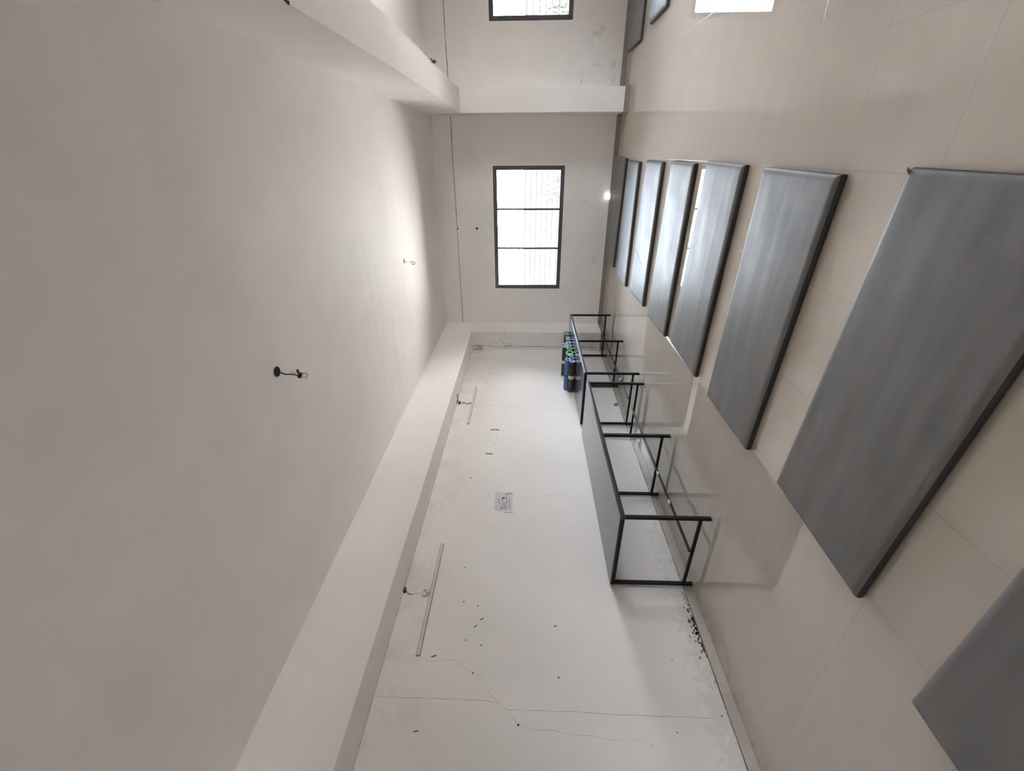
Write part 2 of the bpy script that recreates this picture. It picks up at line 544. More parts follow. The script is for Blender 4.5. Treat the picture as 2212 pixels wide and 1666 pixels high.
# ------------------------------------------------------------------ windows
def window(name, w, label, detailed=True):
    x0, x1, z0, z1 = w
    root = bpy.data.objects.new(name, None)
    COL.objects.link(root)
    struct(root, label)
    y0, y1 = YF + 0.012, YF + 0.075
    f = 0.062
    # plaster reveal lip
    g = 0.016
    link('reveal', boxes((x0, x1, YF - 0.006, YF + T, z1 - g, z1), (x0, x1, YF - 0.006, YF + T, z0, z0 + g),
                         (x0, x0 + g, YF - 0.006, YF + T, z0 + g, z1 - g), (x1 - g, x1, YF - 0.006, YF + T, z0 + g, z1 - g)), M['reveal'], root)
    X0, X1, Z0, Z1 = x0 + g, x1 - g, z0 + g, z1 - g
    fr = link('window_frame', boxes((X0, X1, y0, y1, Z1 - f, Z1), (X0, X1, y0, y1, Z0, Z0 + f),
                               (X0, X0 + f, y0, y1, Z0 + f, Z1 - f), (X1 - f, X1, y0, y1, Z0 + f, Z1 - f)), M['alu'], root, bevel=0.004)
    link('bead', boxes((X0 + f, X1 - f, y0 + 0.012, y0 + 0.03, Z1 - f - 0.014, Z1 - f), (X0 + f, X1 - f, y0 + 0.012, y0 + 0.03, Z0 + f, Z0 + f + 0.014),
                       (X0 + f, X0 + f + 0.014, y0 + 0.012, y0 + 0.03, Z0 + f, Z1 - f), (X1 - f - 0.014, X1 - f, y0 + 0.012, y0 + 0.03, Z0 + f, Z1 - f)), M['alu'], fr)
    mx = [X1 - (X1 - X0) * k for k in (0.327, 0.645)]
    for m_ in mx:
        link('mullion', boxes((m_ - 0.017, m_ + 0.017, y0 + 0.01, y1 - 0.01, Z0 + f, Z1 - f)), M['alu'], root, bevel=0.002)
    ed = [X0 + f] + mx[::-1] + [X1 - f]
    for i in range(3):
        link('pane', boxes((ed[i] + 0.012, ed[i + 1] - 0.012, y0 + 0.03, y0 + 0.035, Z0 + f - 0.01, Z1 - f + 0.01)), M['glass'], root)
    bm = bmesh.new()
    z = Z1 - 0.088
    while z > Z0 + 0.05:
        tube(bm, [(X0 + 0.002, YF + 0.14, z), (X1 - 0.002, YF + 0.14, z)], 0.006, 6)
        z -= 0.1085
    for xx in (X0 + 0.012, mx[1], mx[0], X1 - 0.012):
        sqtube(bm, (xx, YF + 0.14, Z0), (xx, YF + 0.14, Z1), 0.014, 0.014)
    link('grille', bm, M['grille'], root)
    return root
window('window_1', W1, 'dark framed three pane window left of the pilaster, with bars outside')
window('window_2', W2, 'dark framed window right of the pilaster, cut by the photo edge')

def side_window(name, y0, y1):
    root = bpy.data.objects.new(name, None); COL.objects.link(root); struct(root, 'dark framed side window')
    f = 0.06
    a, b = XR + 0.03, XR + 0.09
    link('window_frame', boxes((a, b, y0, y1, 2.37 - f, 2.37), (a, b, y0, y1, 0.95, 0.95 + f), (a, b, y0, y0 + f, 0.95 + f, 2.37 - f), (a, b, y1 - f, y1, 0.95 + f, 2.37 - f),
                               (a, b, (y0 + y1) / 2 - 0.02, (y0 + y1) / 2 + 0.02, 0.95 + f, 2.37 - f)), M['alu'], root)
    link('pane', boxes((a + 0.03, a + 0.035, y0 + f, y1 - f, 0.95 + f, 2.37 - f)), M['glass'], root)
for i, (a, b) in enumerate(WR):
    side_window('window_%d' % (i + 3), a, b)

def rear_fill_window(name, x0, x1):
    root = bpy.data.objects.new(name, None); COL.objects.link(root); struct(root, 'dark framed rear window')
    f = 0.06
    a, b = YB - 0.09, YB - 0.03
    link('window_frame', boxes((x0, x1, a, b, 2.37 - f, 2.37), (x0, x1, a, b, 0.95, 0.95 + f), (x0, x0 + f, a, b, 0.95 + f, 2.37 - f), (x1 - f, x1, a, b, 0.95 + f, 2.37 - f),
                               ((x0 + x1) / 2 - 0.02, (x0 + x1) / 2 + 0.02, a, b, 0.95 + f, 2.37 - f)), M['alu'], root)
    link('pane', boxes((x0 + f, x1 - f, a + 0.03, a + 0.035, 0.95 + f, 2.37 - f)), M['glass'], root)
rear_fill_window('window_4', *WB)

# ------------------------------------------------------------------ marks on walls (parts of the walls)
crackA = [(1.816, 2.838), (1.814, 2.572), (1.818, 2.392), (1.818, 2.182), (1.815, 2.017), (1.808, 1.867), (1.781, 1.821), (1.754, 1.793), (1.756, 1.644), (1.761, 1.483), (1.753, 1.44), (1.762, 1.294), (1.749, 0.992), (1.751, 0.805), (1.751, 0.519), (1.746, 0.193)]
crackB = [(2.124, 2.518), (2.097, 2.48), (2.11, 2.369), (2.114, 2.241), (2.08, 2.196), (2.019, 2.085), (1.992, 2.003), (1.946, 1.984), (1.851, 1.915), (1.806, 1.859)]
crackC = [(1.754, 1.793), (1.712, 1.745), (1.657, 1.695), (1.636, 1.615), (1.624, 1.502), (1.633, 1.446), (1.61, 1.321), (1.606, 1.14), (1.58, 0.978), (1.6, 0.878), (1.588, 0.784), (1.56, 0.709)]
for i, (c, w) in enumerate(((crackA, 0.0026), (crackB, 0.0020), (crackC, 0.0018))):
    bm = bmesh.new()
    ribbon_on_x(bm, wiggle(c, 0.03, 0.0022, 20 + i), w, XL, 0.0006, 0.6, 30 + i)
    link('hairline_crack', bm, M['crack'], wl)
bm = bmesh.new()
ribbon_on_x(bm, wiggle([(6.36, 2.50), (6.32, 2.2), (6.28, 1.9), (6.20, 1.4), (6.18, 1.0)], 0.05, 0.004, 41), 0.003, XL, 0.0006, 0.6, 42)
link('hairline_crack', bm, M['crack'], wl)
bm = bmesh.new()
ribbon_on_x(bm, wiggle([(4.12, 1.80), (4.06, 1.62), (4.14, 1.45), (4.16, 1.25), (4.12, 0.95)], 0.04, 0.004, 43), 0.0022, XL, 0.0006, 0.6, 44)
link('hairline_crack', bm, M['crack'], wl)
chips = [(2.489, 2.051, .008, .022, .7), (2.421, 2.101, .008, .022, .7), (2.289, 2.178, .007, .007, 0), (2.248, 2.031, .008, .011, .4), (2.142, 2.432, .008, .030, .4),
         (2.016, 2.081, .012, .007, .2), (2.443, 1.374, .010, .014, 0), (2.004, 1.37, .011, .009, .4), (1.592, 2.46, .006, .025, .2), (2.168, 0.399, .006, .006, 0),
         (1.646, 0.51, .007, .007, 0), (1.766, 0.136, .008, .010, 0), (2.62, 2.10, .008, .008, 0), (2.66, 2.24, .010, .010, 0), (3.05, 2.28, .006, .012, .5),
         (4.66, 1.98, .006, .009, .5), (5.35, 2.10, .008, .012, 0), (5.30, 2.07, .006, .014, 1.2), (5.22, 2.11, .007, .010, 0), (7.5, 2.36, .03, .012, 0), (7.3, 2.08, .012, .012, 0),
         (7.10, 2.40, .012, .010, 0), (4.45, 2.38, .012, .012, .3), (4.12, 2.12, .007, .007, 0), (3.62, 2.02, .007, .009, .5), (6.85, 2.35, .010, .010, 0)]
for i, (y, z, ry, rz, r) in enumerate(chips):
    bm = bmesh.new()
    patch_on_x(bm, y, z, ry, rz, XL, 0.0007, 60 + i, rot=r)
    link('plaster_chip', bm, M['chip'], wl)
bm = bmesh.new()
patch_on_x(bm, 1.657, 1.695, 0.0085, 0.0085, XL, 0.0009, 5)
link('screw_hole', bm, M['black'], wl)
for i, (y, z, r) in enumerate([(6.997, 2.11, .014), (7.045, 2.053, .009), (6.991, 1.714, .014), (6.775, 2.092, .016), (6.591, 1.706, .020), (5.826, 1.795, .019), (5.385, 1.747, .011), (4.664, 1.725, .009), (3.42, 2.02, .008), (3.46, 1.70, .010), (3.36, 1.68, .010)]):
    bm = bmesh.new()
    patch_on_x(bm, y, z, r, r * 0.9, XL, 0.0008, 90 + i)
    link('filler_spot', bm, M['filler'], wl)
# broken plaster just above the skirting under the far table
bm = bmesh.new()
patch_on_x(bm, 6.40, 0.130, 0.085, 0.042, XL, 0.0008, 7, 15)
link('broken_plaster', bm, M['chip'], wl)
bm = bmesh.new()
patch_on_x(bm, 6.44, 0.142, 0.022, 0.014, XL, 0.0014, 17)
patch_on_x(bm, 6.34, 0.118, 0.026, 0.012, XL, 0.0014, 18)
link('plaster_flake', bm, M['filler'], wl)
# flaking paint and bare render above the skirting
rnd = random.Random(11)
bmd, bmw = bmesh.new(), bmesh.new()
for k in range(120):
    y = rnd.gauss(2.46, 0.13) if k < 95 else rnd.uniform(1.9, 3.3)
    h = abs(rnd.gauss(0, 0.026 if k < 95 else 0.05))
    q = 1.0 if k < 95 else 0.5
    patch_on_x(bmd, y, 0.089 + h, rnd.uniform(.004, .020) * q, rnd.uniform(.003, .014) * q * max(0.35, 1 - h * 6), XL, 0.0009, 200 + k, 8, rnd.uniform(-.4, .4))
for k in range(40):
    y = rnd.uniform(1.2, 3.6)
    h = abs(rnd.gauss(0, 0.05))
    patch_on_x(bmw, y, 0.092 + h, rnd.uniform(.005, .018), rnd.uniform(.003, .008), XL, 0.0013, 400 + k, 8, rnd.uniform(-.4, .4))
link('bare_render_patches', bmd, M['chip'], wl)['kind'] = 'stuff'
link('flaking_paint', bmw, M['flake'], wl)['kind'] = 'stuff'
# cracks along the underside of the left beam where it meets the wall
tr3 = bpy.data.objects['trim_3']
bm = bmesh.new()
rnd = random.Random(3)
y = 1.3
while y < 7.9:
    ln = rnd.uniform(0.05, 0.38)
    pts = [(XL + 0.035 + rnd.uniform(-.012, .012), y + ln * q) for q in (0, 0.35, 0.7, 1)]
    w = rnd.uniform(0.0025, 0.006)
    for i in range(3):
        a, b = pts[i], pts[i + 1]
        v = [bm.verts.new(p) for p in ((a[0] - w / 2, a[1], 2.8443), (a[0] + w / 2, a[1], 2.8443), (b[0] + w / 2, b[1], 2.8443), (b[0] - w / 2, b[1], 2.8443))]
        bm.faces.new(v)
    y += ln + rnd.uniform(0.03, 0.35)
link('beam_crack', bm, M['gap'], tr3)
# crack down the face of the corner column, and a screw hole over window 1
tr1 = bpy.data.objects['trim_1']
bm = bmesh.new()
ribbon_on_y(bm, wiggle([(-3.736, 2.84), (-3.719, 2.548), (-3.752, 2.375), (-3.755, 2.215), (-3.742, 2.113), (-3.733, 2.026), (-3.752, 1.924), (-3.742, 1.62), (-3.742, 1.331), (-3.738, 0.5), (-3.75, 0.15)], 0.05, 0.003, 12), 0.0085, YC, 0.0007, 0.4, 13)
link('column_crack', bm, M['gap'], tr1)
def disc_y(x, y, z, r, n=16, th=0.0):
    bm = bmesh.new()
    bm.faces.new([bm.verts.new((x + r * math.cos(k * 2 * PI / n), y - th, z + r * math.sin(k * 2 * PI / n))) for k in range(n)])
    return bm
link('drill_hole', disc_y(-1.39, YF, 2.701, 0.026, th=0.001), M['chip'], wf)
link('drill_hole', disc_y(-1.39, YF, 2.701, 0.016, th=0.0016), M['black'], wf)
link('drill_hole', disc_y(-1.395, YF, 3.095, 0.018, th=0.002), M['gap'], wf)
for i, (x, z, w, l, a) in enumerate([(-0.6, 0.267, .008, .035, .3), (-0.88, 0.553, .006, .09, 1.5), (-1.689, 0.556, .008, .012, 0), (-1.104, 2.457, .008, .010, 0), (1.19, 0.64, .006, .05, 1.2), (1.05, 0.76, .006, .05, .2)]):
    bm = bmesh.new()
    d = Vector((math.cos(a), math.sin(a))) * l / 2
    ribbon_on_y(bm, wiggle([(x - d.x, z - d.y), (x + d.x, z + d.y)], 0.01, 0.002, i), w, YF, 0.0007, 0.6, i)
    link('scuff_mark', bm, M['crack'], wf)

# ------------------------------------------------------------------ tables
def table(y0, y1, legs, label, bits):
    xf, xb, zt = -2.888, -3.800, 0.81
    root = thing('steel_table', label, 'table', ((xf + xb) / 2, (y0 + y1) / 2, 0), 'black steel tables along the left wall')
    o = Vector(root.location)
    def L(name, bm, m, **k):
        bmesh.ops.translate(bm, verts=bm.verts, vec=-o)
        return link(name, bm, m, root, **k)
    L('tabletop', boxes((xb, xf, y0, y1, zt - 0.012, zt)), M['laminate'], bevel=0.002)
    bm = boxes((xf - 0.034, xf + 0.003, y0 - 0.001, y1 + 0.001, zt - 0.046, zt - 0.0125))
    L('front_rail', bm, M['frame_edge'], bevel=0.003)
    L('back_rail', boxes((xb, xb + 0.034, y0, y1, zt - 0.046, zt - 0.0125)), M['steel'], bevel=0.003)
    for yy in (y0, y1):
        s = 0.034 if yy == y0 else -0.034
        L('end_rail', boxes((xb + 0.034, xf - 0.034, min(yy, yy + s), max(yy, yy + s), zt - 0.046, zt - 0.0125)), M['steel'], bevel=0.003)
    for i, ly in enumerate(legs):
        for lx in (xf - 0.017, xb + 0.017):
            bm = bmesh.new()
            sqtube(bm, (lx, ly, 0.0), (lx, ly, zt - 0.046), 0.031)
            L('leg', bm, M['steel'], bevel=0.002)
        bm = bmesh.new()
        sqtube(bm, (xb + 0.033, ly, 0.085), (xf - 0.033, ly, 0.085), 0.026)
        L('stretcher', bm, M['steel'], bevel=0.002)
        if 0 < i < len(legs) - 1:
            L('cross_rail', boxes((xb + 0.034, xf - 0.034, ly - 0.015, ly + 0.015, zt - 0.043, zt - 0.0125)), M['steel'])
    bm = bmesh.new()
    sqtube(bm, (-3.325, legs[0], 0.1105), (-3.325, legs[-1], 0.1105), 0.024)
    L('foot_rail', bm, M['frame_edge'], bevel=0.002)
    if not len(bits) == 2:
        for (sx, sy, a) in ((-3.30, 4.47, 0.3), (-3.35, 3.95, 0.1), (-3.20, 4.9, 1.2)):
            bm = boxes((sx - 0.012, sx + 0.012, sy - 0.003, sy + 0.003, zt + 0.0002, zt + 0.0008))
            bmesh.ops.rotate(bm, verts=bm.verts, cent=(sx, sy, zt), matrix=Matrix.Rotation(a, 3, 'Z'))
            L('scuff_mark', bm, M['black'])
    rnd = random.Random(len(label))
    for (bx, by, dz) in bits:
        bm = boxes((bx - 0.019, bx + 0.016, by - 0.024, by + 0.022, 0.110 + dz, 0.128 + dz))
        for v in bm.verts:
            v.co += Vector((rnd.uniform(-.006, .006), rnd.uniform(-.008, .008), rnd.uniform(-.004, .006)))
        ob = L('tape_scrap', bm, M['white_plastic'], bevel=0.003)
        ob['label'] = 'white plastic tape scrap on the foot rail'
    return root
table(2.880, 5.470, (2.897, 4.175, 5.453), 'empty black steel table with a bare glossy top along the left wall', [(-3.318, 4.005, 0), (-3.322, 3.544, 0), (-3.357, 3.585, -0.018)])
table(5.745, 8.360, (5.762, 7.000, 8.340), 'long black steel table holding the rolled exercise mats, near the corner column', [(-3.325, 7.964, 0), (-3.318, 6.369, 0)])

# ------------------------------------------------------------------ rolled mats on the far table
def roll(y, z, R, kind, label, x1=-3.222, length=0.585, hole=0.34, band=None, straps=(), dark=False, r_in=None):
    root = thing('rolled_mat', label, 'rolled mat', (x1, y, z), 'rolled exercise mats piled on the far table')
    n = 28
    def lathe(prof, cap0=False, cap1=False, wob=0.0):
        bm = bmesh.new()
        rings = []
        for (xx, rr) in prof:
            rings.append([bm.verts.new((xx, rr * (1 + wob * math.sin(2 * a + xx * 9)) * math.cos(a), rr * math.sin(a))) for a in [k * 2 * PI / n for k in range(n)]])
        for i in range(len(rings) - 1):
            for k in range(n):
                bm.faces.new((rings[i][k], rings[i][(k + 1) % n], rings[i + 1][(k + 1) % n], rings[i + 1][k]))
        if cap0:
            bm.faces.new(rings[0])
        if cap1:
            bm.faces.new(rings[-1])
        return bm
    pinch = [0.0 for _ in range(13)]
    prof = []
    for i in range(25):
        t = i / 24
        xx = -0.006 - t * (length - 0.006)
        rr = R
        for s in straps:
            rr -= 0.05 * R * math.exp(-((t - s) / 0.035) ** 2)
        if band:
            rr -= 0.03 * R * math.exp(-((t - band) / 0.06) ** 2)
        if i == 0 or i == 24:
            rr = R * 0.965
        prof.append((xx, rr))
    link('outer_layer', lathe(prof, False, True, 0.01), M['foam_' + kind], root, smooth=True)
    ri = R * hole
    link('end_face', lathe([(-0.02, R * 0.955), (0.0, R * 0.95), (0.003, R * 0.90), (0.003, ri * 1.08), (-0.004, ri)]), M['core_' + kind], root)
    link('hollow', lathe([(-0.004, ri), (-0.16, ri)], False, True), M['hole'], root, smooth=True)
    if band:
        a, b = -(band - 0.055) * length, -(band + 0.055) * length
        link('paper_band', lathe([(a, R * 0.985), (a - 0.0005, R * 1.005), (b + 0.0005, R * 1.005), (b, R * 0.985)]), M['paper'], root, smooth=True)
    for s in straps:
        a, b = -(s - 0.014) * length, -(s + 0.014) * length
        link('elastic_strap', lathe([(a, R * 0.93), (a - 0.001, R * 0.985), (b + 0.001, R * 0.985), (b, R * 0.93)]), M['elastic'], root, smooth=True)
    return root

ZT = 0.81
bottom = [  # y, radius, kind, label, band, straps, hole
    (8.240, .050, 'green', 'green rolled mat at the far end of the row, next to the corner column', None, (.1,), .42),
    (8.105, .054, 'grey', 'grey rolled mat lying beside the green one at the far end of the row', None, (), .34),
    (7.945, .050, 'grey', 'grey rolled mat on the tabletop, second grey one from the far end', None, (.1,), .36),
    (7.842, .050, 'grey', 'grey rolled mat on the tabletop, on the column side of the bright blue one', None, (), .36),
    (7.690, .054, 'blue', 'bright blue rolled mat with a pale blue end, in the bottom row', None, (), .42),
    (7.545, .048, 'grey', 'grey rolled mat on the tabletop between the bright blue and small green rolls', None, (), .36),
    (7.412, .054, 'green', 'smaller green rolled mat in the middle of the bottom row', None, (.1,), .55),
    (7.230, .071, 'green', 'thickest green rolled mat with a wide dark hollow, middle of the bottom row', None, (.1,), .62),
    (6.985, .050, 'navy', 'dark blue rolled mat on the tabletop, second from the near end', None, (.12,), .55),
    (6.848, .054, 'grey', 'charcoal rolled mat with paper band and black straps, nearest on the tabletop', .52, (.1, .90), .36)]
for (y, R, k, lab, bd, st, ho) in bottom:
    roll(y, ZT + R + 0.0005, R, k, lab, band=bd, straps=st, hole=ho)
def rest(a, b, R):
    """height and depth of a roll of radius R resting in the groove between rolls a and b"""
    ya, za, ra = bottom[a][0], ZT + bottom[a][1], bottom[a][1]
    yb, zb, rb = bottom[b][0], ZT + bottom[b][1], bottom[b][1]
    d = math.hypot(yb - ya, zb - za)
    r1, r2 = ra + R + 0.0008, rb + R + 0.0008
    t = (r1 * r1 - r2 * r2 + d * d) / (2 * d)
    h = math.sqrt(max(r1 * r1 - t * t, 1e-6))
    uy, uz = (yb - ya) / d, (zb - za) / d
    p = (ya + uy * t, za + uz * t)
    n = (-uz, uy) if uy > 0 else (uz, -uy)
    return p[0] + n[0] * h, p[1] + abs(n[1]) * h
top = [(4, 5, .050, 'grey', 'grey rolled mat of the upper layer nearest the corner column', .55, (), .36),
       (6, 5, .053, 'grey', 'grey rolled mat with paper band resting above the small green roll', .52, (.1, .93), .34),
       (7, 8, .052, 'grey', 'grey rolled mat with paper band resting between thick green and dark blue rolls', .60, (.12,), .34),
       (8, 9, .050, 'blue', 'mid blue rolled mat with one black strap on top at the near end', None, (.52,), .55)]
for (a, b, R, k, lab, bd, st, ho) in top:
    y, z = rest(a, b, R)
    roll(y, z, R, k, lab, band=bd, straps=st, hole=ho)

# ------------------------------------------------------------------ floor mats
def floor_mat_obj(c, label, seed, th=0.052, curl=0.0, ripple=0.0015, group='grey floor mats in a column'):
    """c = four floor corners: near-left, near-right, far-right, far-left"""
    c = [Vector((*p, 0)) for p in c]
    ctr = sum(c, Vector()) / 4
    root = thing('exercise_mat', label, 'exercise mat', ctr, group)
    rnd = random.Random(seed)
    off = Vector((rnd.uniform(0, 50), rnd.uniform(0, 50), 0))
    lx = (c[1] - c[0]).length
    ly = (c[3] - c[0]).length
    NX, NY = 92, 40
    def rr(t, L, r=0.022):
        d = min(t, 1 - t) * L
        return d
    def uv(i, n, L):
        # denser rows at the rim
        e = [0, .003, .008, .015, .024, .034]
        k = len(e)
        if i < k:
            return e[i] / L
        if i > n - k:
            return 1 - e[n - i] / L
        return (e[-1] + (L - 2 * e[-1]) * (i - k + 1) / (n - 2 * k + 2)) / L
    def pt(u, v):
        a = c[0].lerp(c[1], u); b = c[3].lerp(c[2], u)
        return a.lerp(b, v) - ctr
    def lift(v):
        return curl * max(0.0, (v - 0.45) / 0.55) ** 2
    rim = th * 0.70
    bm = bmesh.new()
    grid = []
    for j in range(NY + 1):
        row = []
        for i in range(NX + 1):
            u, v = uv(i, NX, lx), uv(j, NY, ly)
            p = pt(u, v)
            d = min(min(u, 1 - u) * lx, min(v, 1 - v) * ly)
            q = min(1, d / 0.034)
            h = rim + (th - rim) * math.sqrt(max(0, 1 - (1 - q) ** 2))
            k = min(1, d / 0.10)
            n1 = noise.noise(Vector((p.x * 0.9, p.y * 9, 0)) + off)
            n2 = noise.noise(Vector((p.x * 2.2, p.y * 2.6, 3)) + off)
            h += k * (ripple * n1 + 0.0022 * n2) + 0.004 * min(1, d / 0.25)
            row.append(bm.verts.new((p.x, p.y, h + lift(v))))
        grid.append(row)
    for j in range(NY):
        for i in range(NX):
            bm.faces.new((grid[j][i], grid[j][i + 1], grid[j + 1][i + 1], grid[j + 1][i]))
    link('top_panel', bm, M['vinyl'], root, smooth=True)
    bm = bmesh.new()
    loop = [(i, 0) for i in range(NX)] + [(NX, j) for j in range(NY)] + [(i, NY) for i in range(NX, 0, -1)] + [(0, j) for j in range(NY, 0, -1)]
    rings = []
    for f, o_ in ((1.0, 0.0), (0.75, 0.003), (0.45, 0.004), (0.2, 0.003), (0.0, -0.002)):
        ring = []
        for (i, j) in loop:
            u, v = uv(i, NX, lx), uv(j, NY, ly)
            p = pt(u, v)
            ox = -1 if i == 0 else (1 if i == NX else 0)
            oy = -1 if j == 0 else (1 if j == NY else 0)
            ring.append(bm.verts.new((p.x + ox * o_, p.y + oy * o_, rim * f + lift(v))))
        rings.append(ring)
    n = len(loop)
    for a in range(len(rings) - 1):
        for k in range(n):
            bm.faces.new((rings[a][k], rings[a][(k + 1) % n], rings[a + 1][(k + 1) % n], rings[a + 1][k]))
    bm.faces.new(rings[-1])
    link('side_band', bm, M['vinyl_side'], root, smooth=True)
    return root
mats = [
    ([(-2.06, 0.235), (-0.22, 0.225), (-0.20, 1.010), (-2.035, 1.022)], 'dark grey exercise mat nearest the camera, cut by the photo edge', 1, 0),
    ([(-1.935, 1.432), (-0.085, 1.330), (-0.075, 2.118), (-1.895, 2.221)], 'rippled dark grey exercise mat, second nearest, broad in front of the camera', 2, 0),
    ([(-1.952, 2.650), (-0.122, 2.568), (-0.112, 3.405), (-1.938, 3.440)], 'grey exercise mat third from the camera, smooth with small creases at one side', 3, 0),
    ([(-1.936, 3.792), (-0.108, 3.720), (-0.095, 4.490), (-1.905, 4.593)], 'streaked grey exercise mat fourth from the camera, level with the middle of the near table', 4, 0),
    ([(-1.945, 4.850), (-0.122, 4.830), (-0.116, 5.595), (-1.955, 5.655)], 'pale shining grey exercise mat fifth from the camera, level with the gap between the tables', 5, 0),
    ([(-1.940, 5.960), (-0.135, 5.978), (-0.131, 6.771), (-1.965, 6.810)], 'grey exercise mat with a dark crease line across it, third from the far wall', 6, 0),
    ([(-2.000, 7.180), (-0.160, 7.225), (-0.154, 7.988), (-1.985, 7.990)], 'plain grey exercise mat, second from the far wall under the left window', 7, 0),
    ([(-1.962, 8.385), (-0.128, 8.240), (-0.105, 9.020), (-1.940, 9.130)], 'grey exercise mat against the far wall under the left window, far edge curled up', 8, 0.035)]
for c, lab, sd, cu in mats:
    floor_mat_obj(c, lab, sd, curl=cu, ripple=0.004 if sd == 2 else 0.0018)
floor_mat_obj([(1.425, 8.14), (3.255, 8.10), (3.275, 8.98), (1.43, 9.02)], 'grey exercise mat right of the pilaster, against the far wall', 9, curl=0.02, group='grey floor mats right of the pilaster')
floor_mat_obj([(1.515, 6.80), (3.345, 6.76), (3.365, 7.56), (1.505, 7.61)], 'grey exercise mat right of the pilaster, the one not touching the wall', 10, group='grey floor mats right of the pilaster')
m2 = bpy.data.objects['exercise_mat.001']
bm = bmesh.new()
tube(bm, [Vector(p) - Vector(m2.location) for p in ((-0.092, 2.103, 0.046), (-0.080, 2.117, 0.052), (-0.071, 2.127, 0.048))], [0.008, 0.007, 0.003], 8)
link('corner_fold', bm, M['vinyl'], m2, smooth=True)
# crease line across the sixth mat
m6 = bpy.data.objects['exercise_mat.005']
bm = bmesh.new()
P = [(-1.30, 6.78), (-1.33, 6.55), (-1.40, 6.38), (-1.42, 6.22)]
for i in range(3):
    a, b = Vector((*P[i], 0)) - Vector(m6.location), Vector((*P[i + 1], 0)) - Vector(m6.location)
    v = [bm.verts.new((q.x + s, q.y, 0.0585)) for q, s in ((a, -.004), (a, .004), (b, .004), (b, -.004))]
    bm.faces.new(v)
link('crease_line', bm, M['vinyl_side'], m6)

# ------------------------------------------------------------------ small round lamp by the far wall
def sphere(bm, c, r, sx=1, sy=1, sz=1, n=20):
    ret = bmesh.ops.create_uvsphere(bm, u_segments=n, v_segments=n // 2 + 2, radius=r)
    for v in ret['verts']:
        v.co = Vector((v.co.x * sx + c[0], v.co.y * sy + c[1], v.co.z * sz + c[2]))
lp = thing('round_lamp', 'small glowing white globe on a dark base, low at the far wall under the window', 'lamp', (-0.79, 9.195, 0.062))
bm = bmesh.new(); sphere(bm, (0, 0, 0.05), 0.055, 1, 0.62, 0.88)
link('globe', bm, M['glow'], lp, smooth=True)
bm = bmesh.new()
for k, (zz, r0) in enumerate([(-0.010, .050), (0.012, .045)]):
    pass
tube(bm, [(0, 0.0, -0.012), (0, 0.0, 0.006), (0, 0.0, 0.016)], [0.040, 0.040, 0.030], 18)
link('base', bm, M['black'], lp)
# plug-in arm to the wall behind
link('wall_bracket', boxes((-0.02, 0.02, 0.02, 0.054, -0.008, 0.012)), M['black'], lp)

# ------------------------------------------------------------------ tube light battens, box, wires on the left wall
def batten(y0, y1, z, label, notch):
    root = thing('light_batten', label, 'light batten', (XL, (y0 + y1) / 2, z), 'bare tube light battens')
    h = (y1 - y0) / 2
    w = 0.019
    link('channel', boxes((0.0, 0.012, -h, h, -w + 0.005, w - 0.005), (0.0, 0.018, -h, h, -w + 0.005, -w + 0.009), (0.0, 0.018, -h, h, w - 0.009, w - 0.005)), M['batten'], root, bevel=0.0015)
    link('dirty_edge', boxes((0.0, 0.006, -h - 0.004, h + 0.004, -w, -w + 0.005), (0.0, 0.006, -h - 0.004, h + 0.004, w - 0.005, w), (0.0, 0.009, -h - 0.005, -h, -w, w), (0.0, 0.009, h, h + 0.005, -w, w)), M['batten_edge'], root)
    return root
batten(2.142, 3.342, 2.568, 'bare pale tube light batten on the left wall, nearer the camera', 0)
batten(5.735, 6.945, 2.578, 'bare pale tube light batten on the left wall, nearer the corner column', 1)

jb = thing('round_junction_box', 'pale round junction box cover touching the nearer tube light batten', 'junction box', (XL, 2.742, 2.628))
bm = bmesh.new()
tube(bm, [(0, 0, 0), (0.014, 0, 0), (0.018, 0, 0)], [0.040, 0.040, 0.033], 24)
link('cover', bm, M['batten'], jb, bevel=0.002)
for (dy, dz) in ((0.016, 0.012), (-0.010, -0.018)):
    bm = bmesh.new()
    tube(bm, [(0.017, dy, dz), (0.0195, dy, dz)], 0.006, 10)
    link('screw_hole', bm, M['black'], jb)
bm = bmesh.new(); tube(bm, [(0.019, 0.012, 0.008), (0.02, -0.006, -0.014)], 0.002, 6)
link('slot', bm, M['chip'], jb)

def wire(bm, pts, r=0.0028, n=6):
    tube(bm, smooth_pts(pts, 5), r, n)
wh = thing('wall_wire_outlet', 'black knocked hole with short wire stubs at the beam above the nearer batten', 'wire outlet', (XL, 2.765, 2.838))
bm = bmesh.new()
vs = [(-.004, -.03), (.028, -.042), (.034, -.02), (.031, .02), (.022, .042), (.004, .03)]
bm.faces.new([bm.verts.new((q[0] + 0.003, q[1], 0.0058)) for q in vs])
bm.faces.new([bm.verts.new((0.0009, q[1] * .9, -0.012 + q[0] * .5)) for q in vs])
link('broken_hole', bm, M['black'], wh)
bm = bmesh.new(); wire(bm, [(0.012, 0, 0.004), (0.006, -.02, -.03), (0.006, -.045, -.055), (0.006, -.04, -.09)], 0.003)
link('wire_stub', bm, M['wire'], wh)
bm = bmesh.new(); wire(bm, [(0.004, -.04, -.09), (0.004, -.03, -.13), (0.004, -.025, -.165)], 0.0035)
link('conduit_stub', bm, M['batten'], wh)
wh = thing('wall_wire_outlet', 'black knocked hole with dark wires running down to the farther batten', 'wire outlet', (XL, 6.40, 2.836))
bm = bmesh.new()
vs = [(0, -.075), (.05, -.09), (.07, -.03), (.055, .05), (.02, .07), (0, .04)]
bm.faces.new([bm.verts.new((q[0] * .8 + 0.002, q[1], 0.0078)) for q in vs])
bm.faces.new([bm.verts.new((0.0009, q[1] * .8, -0.012 - q[0] * .5)) for q in vs])
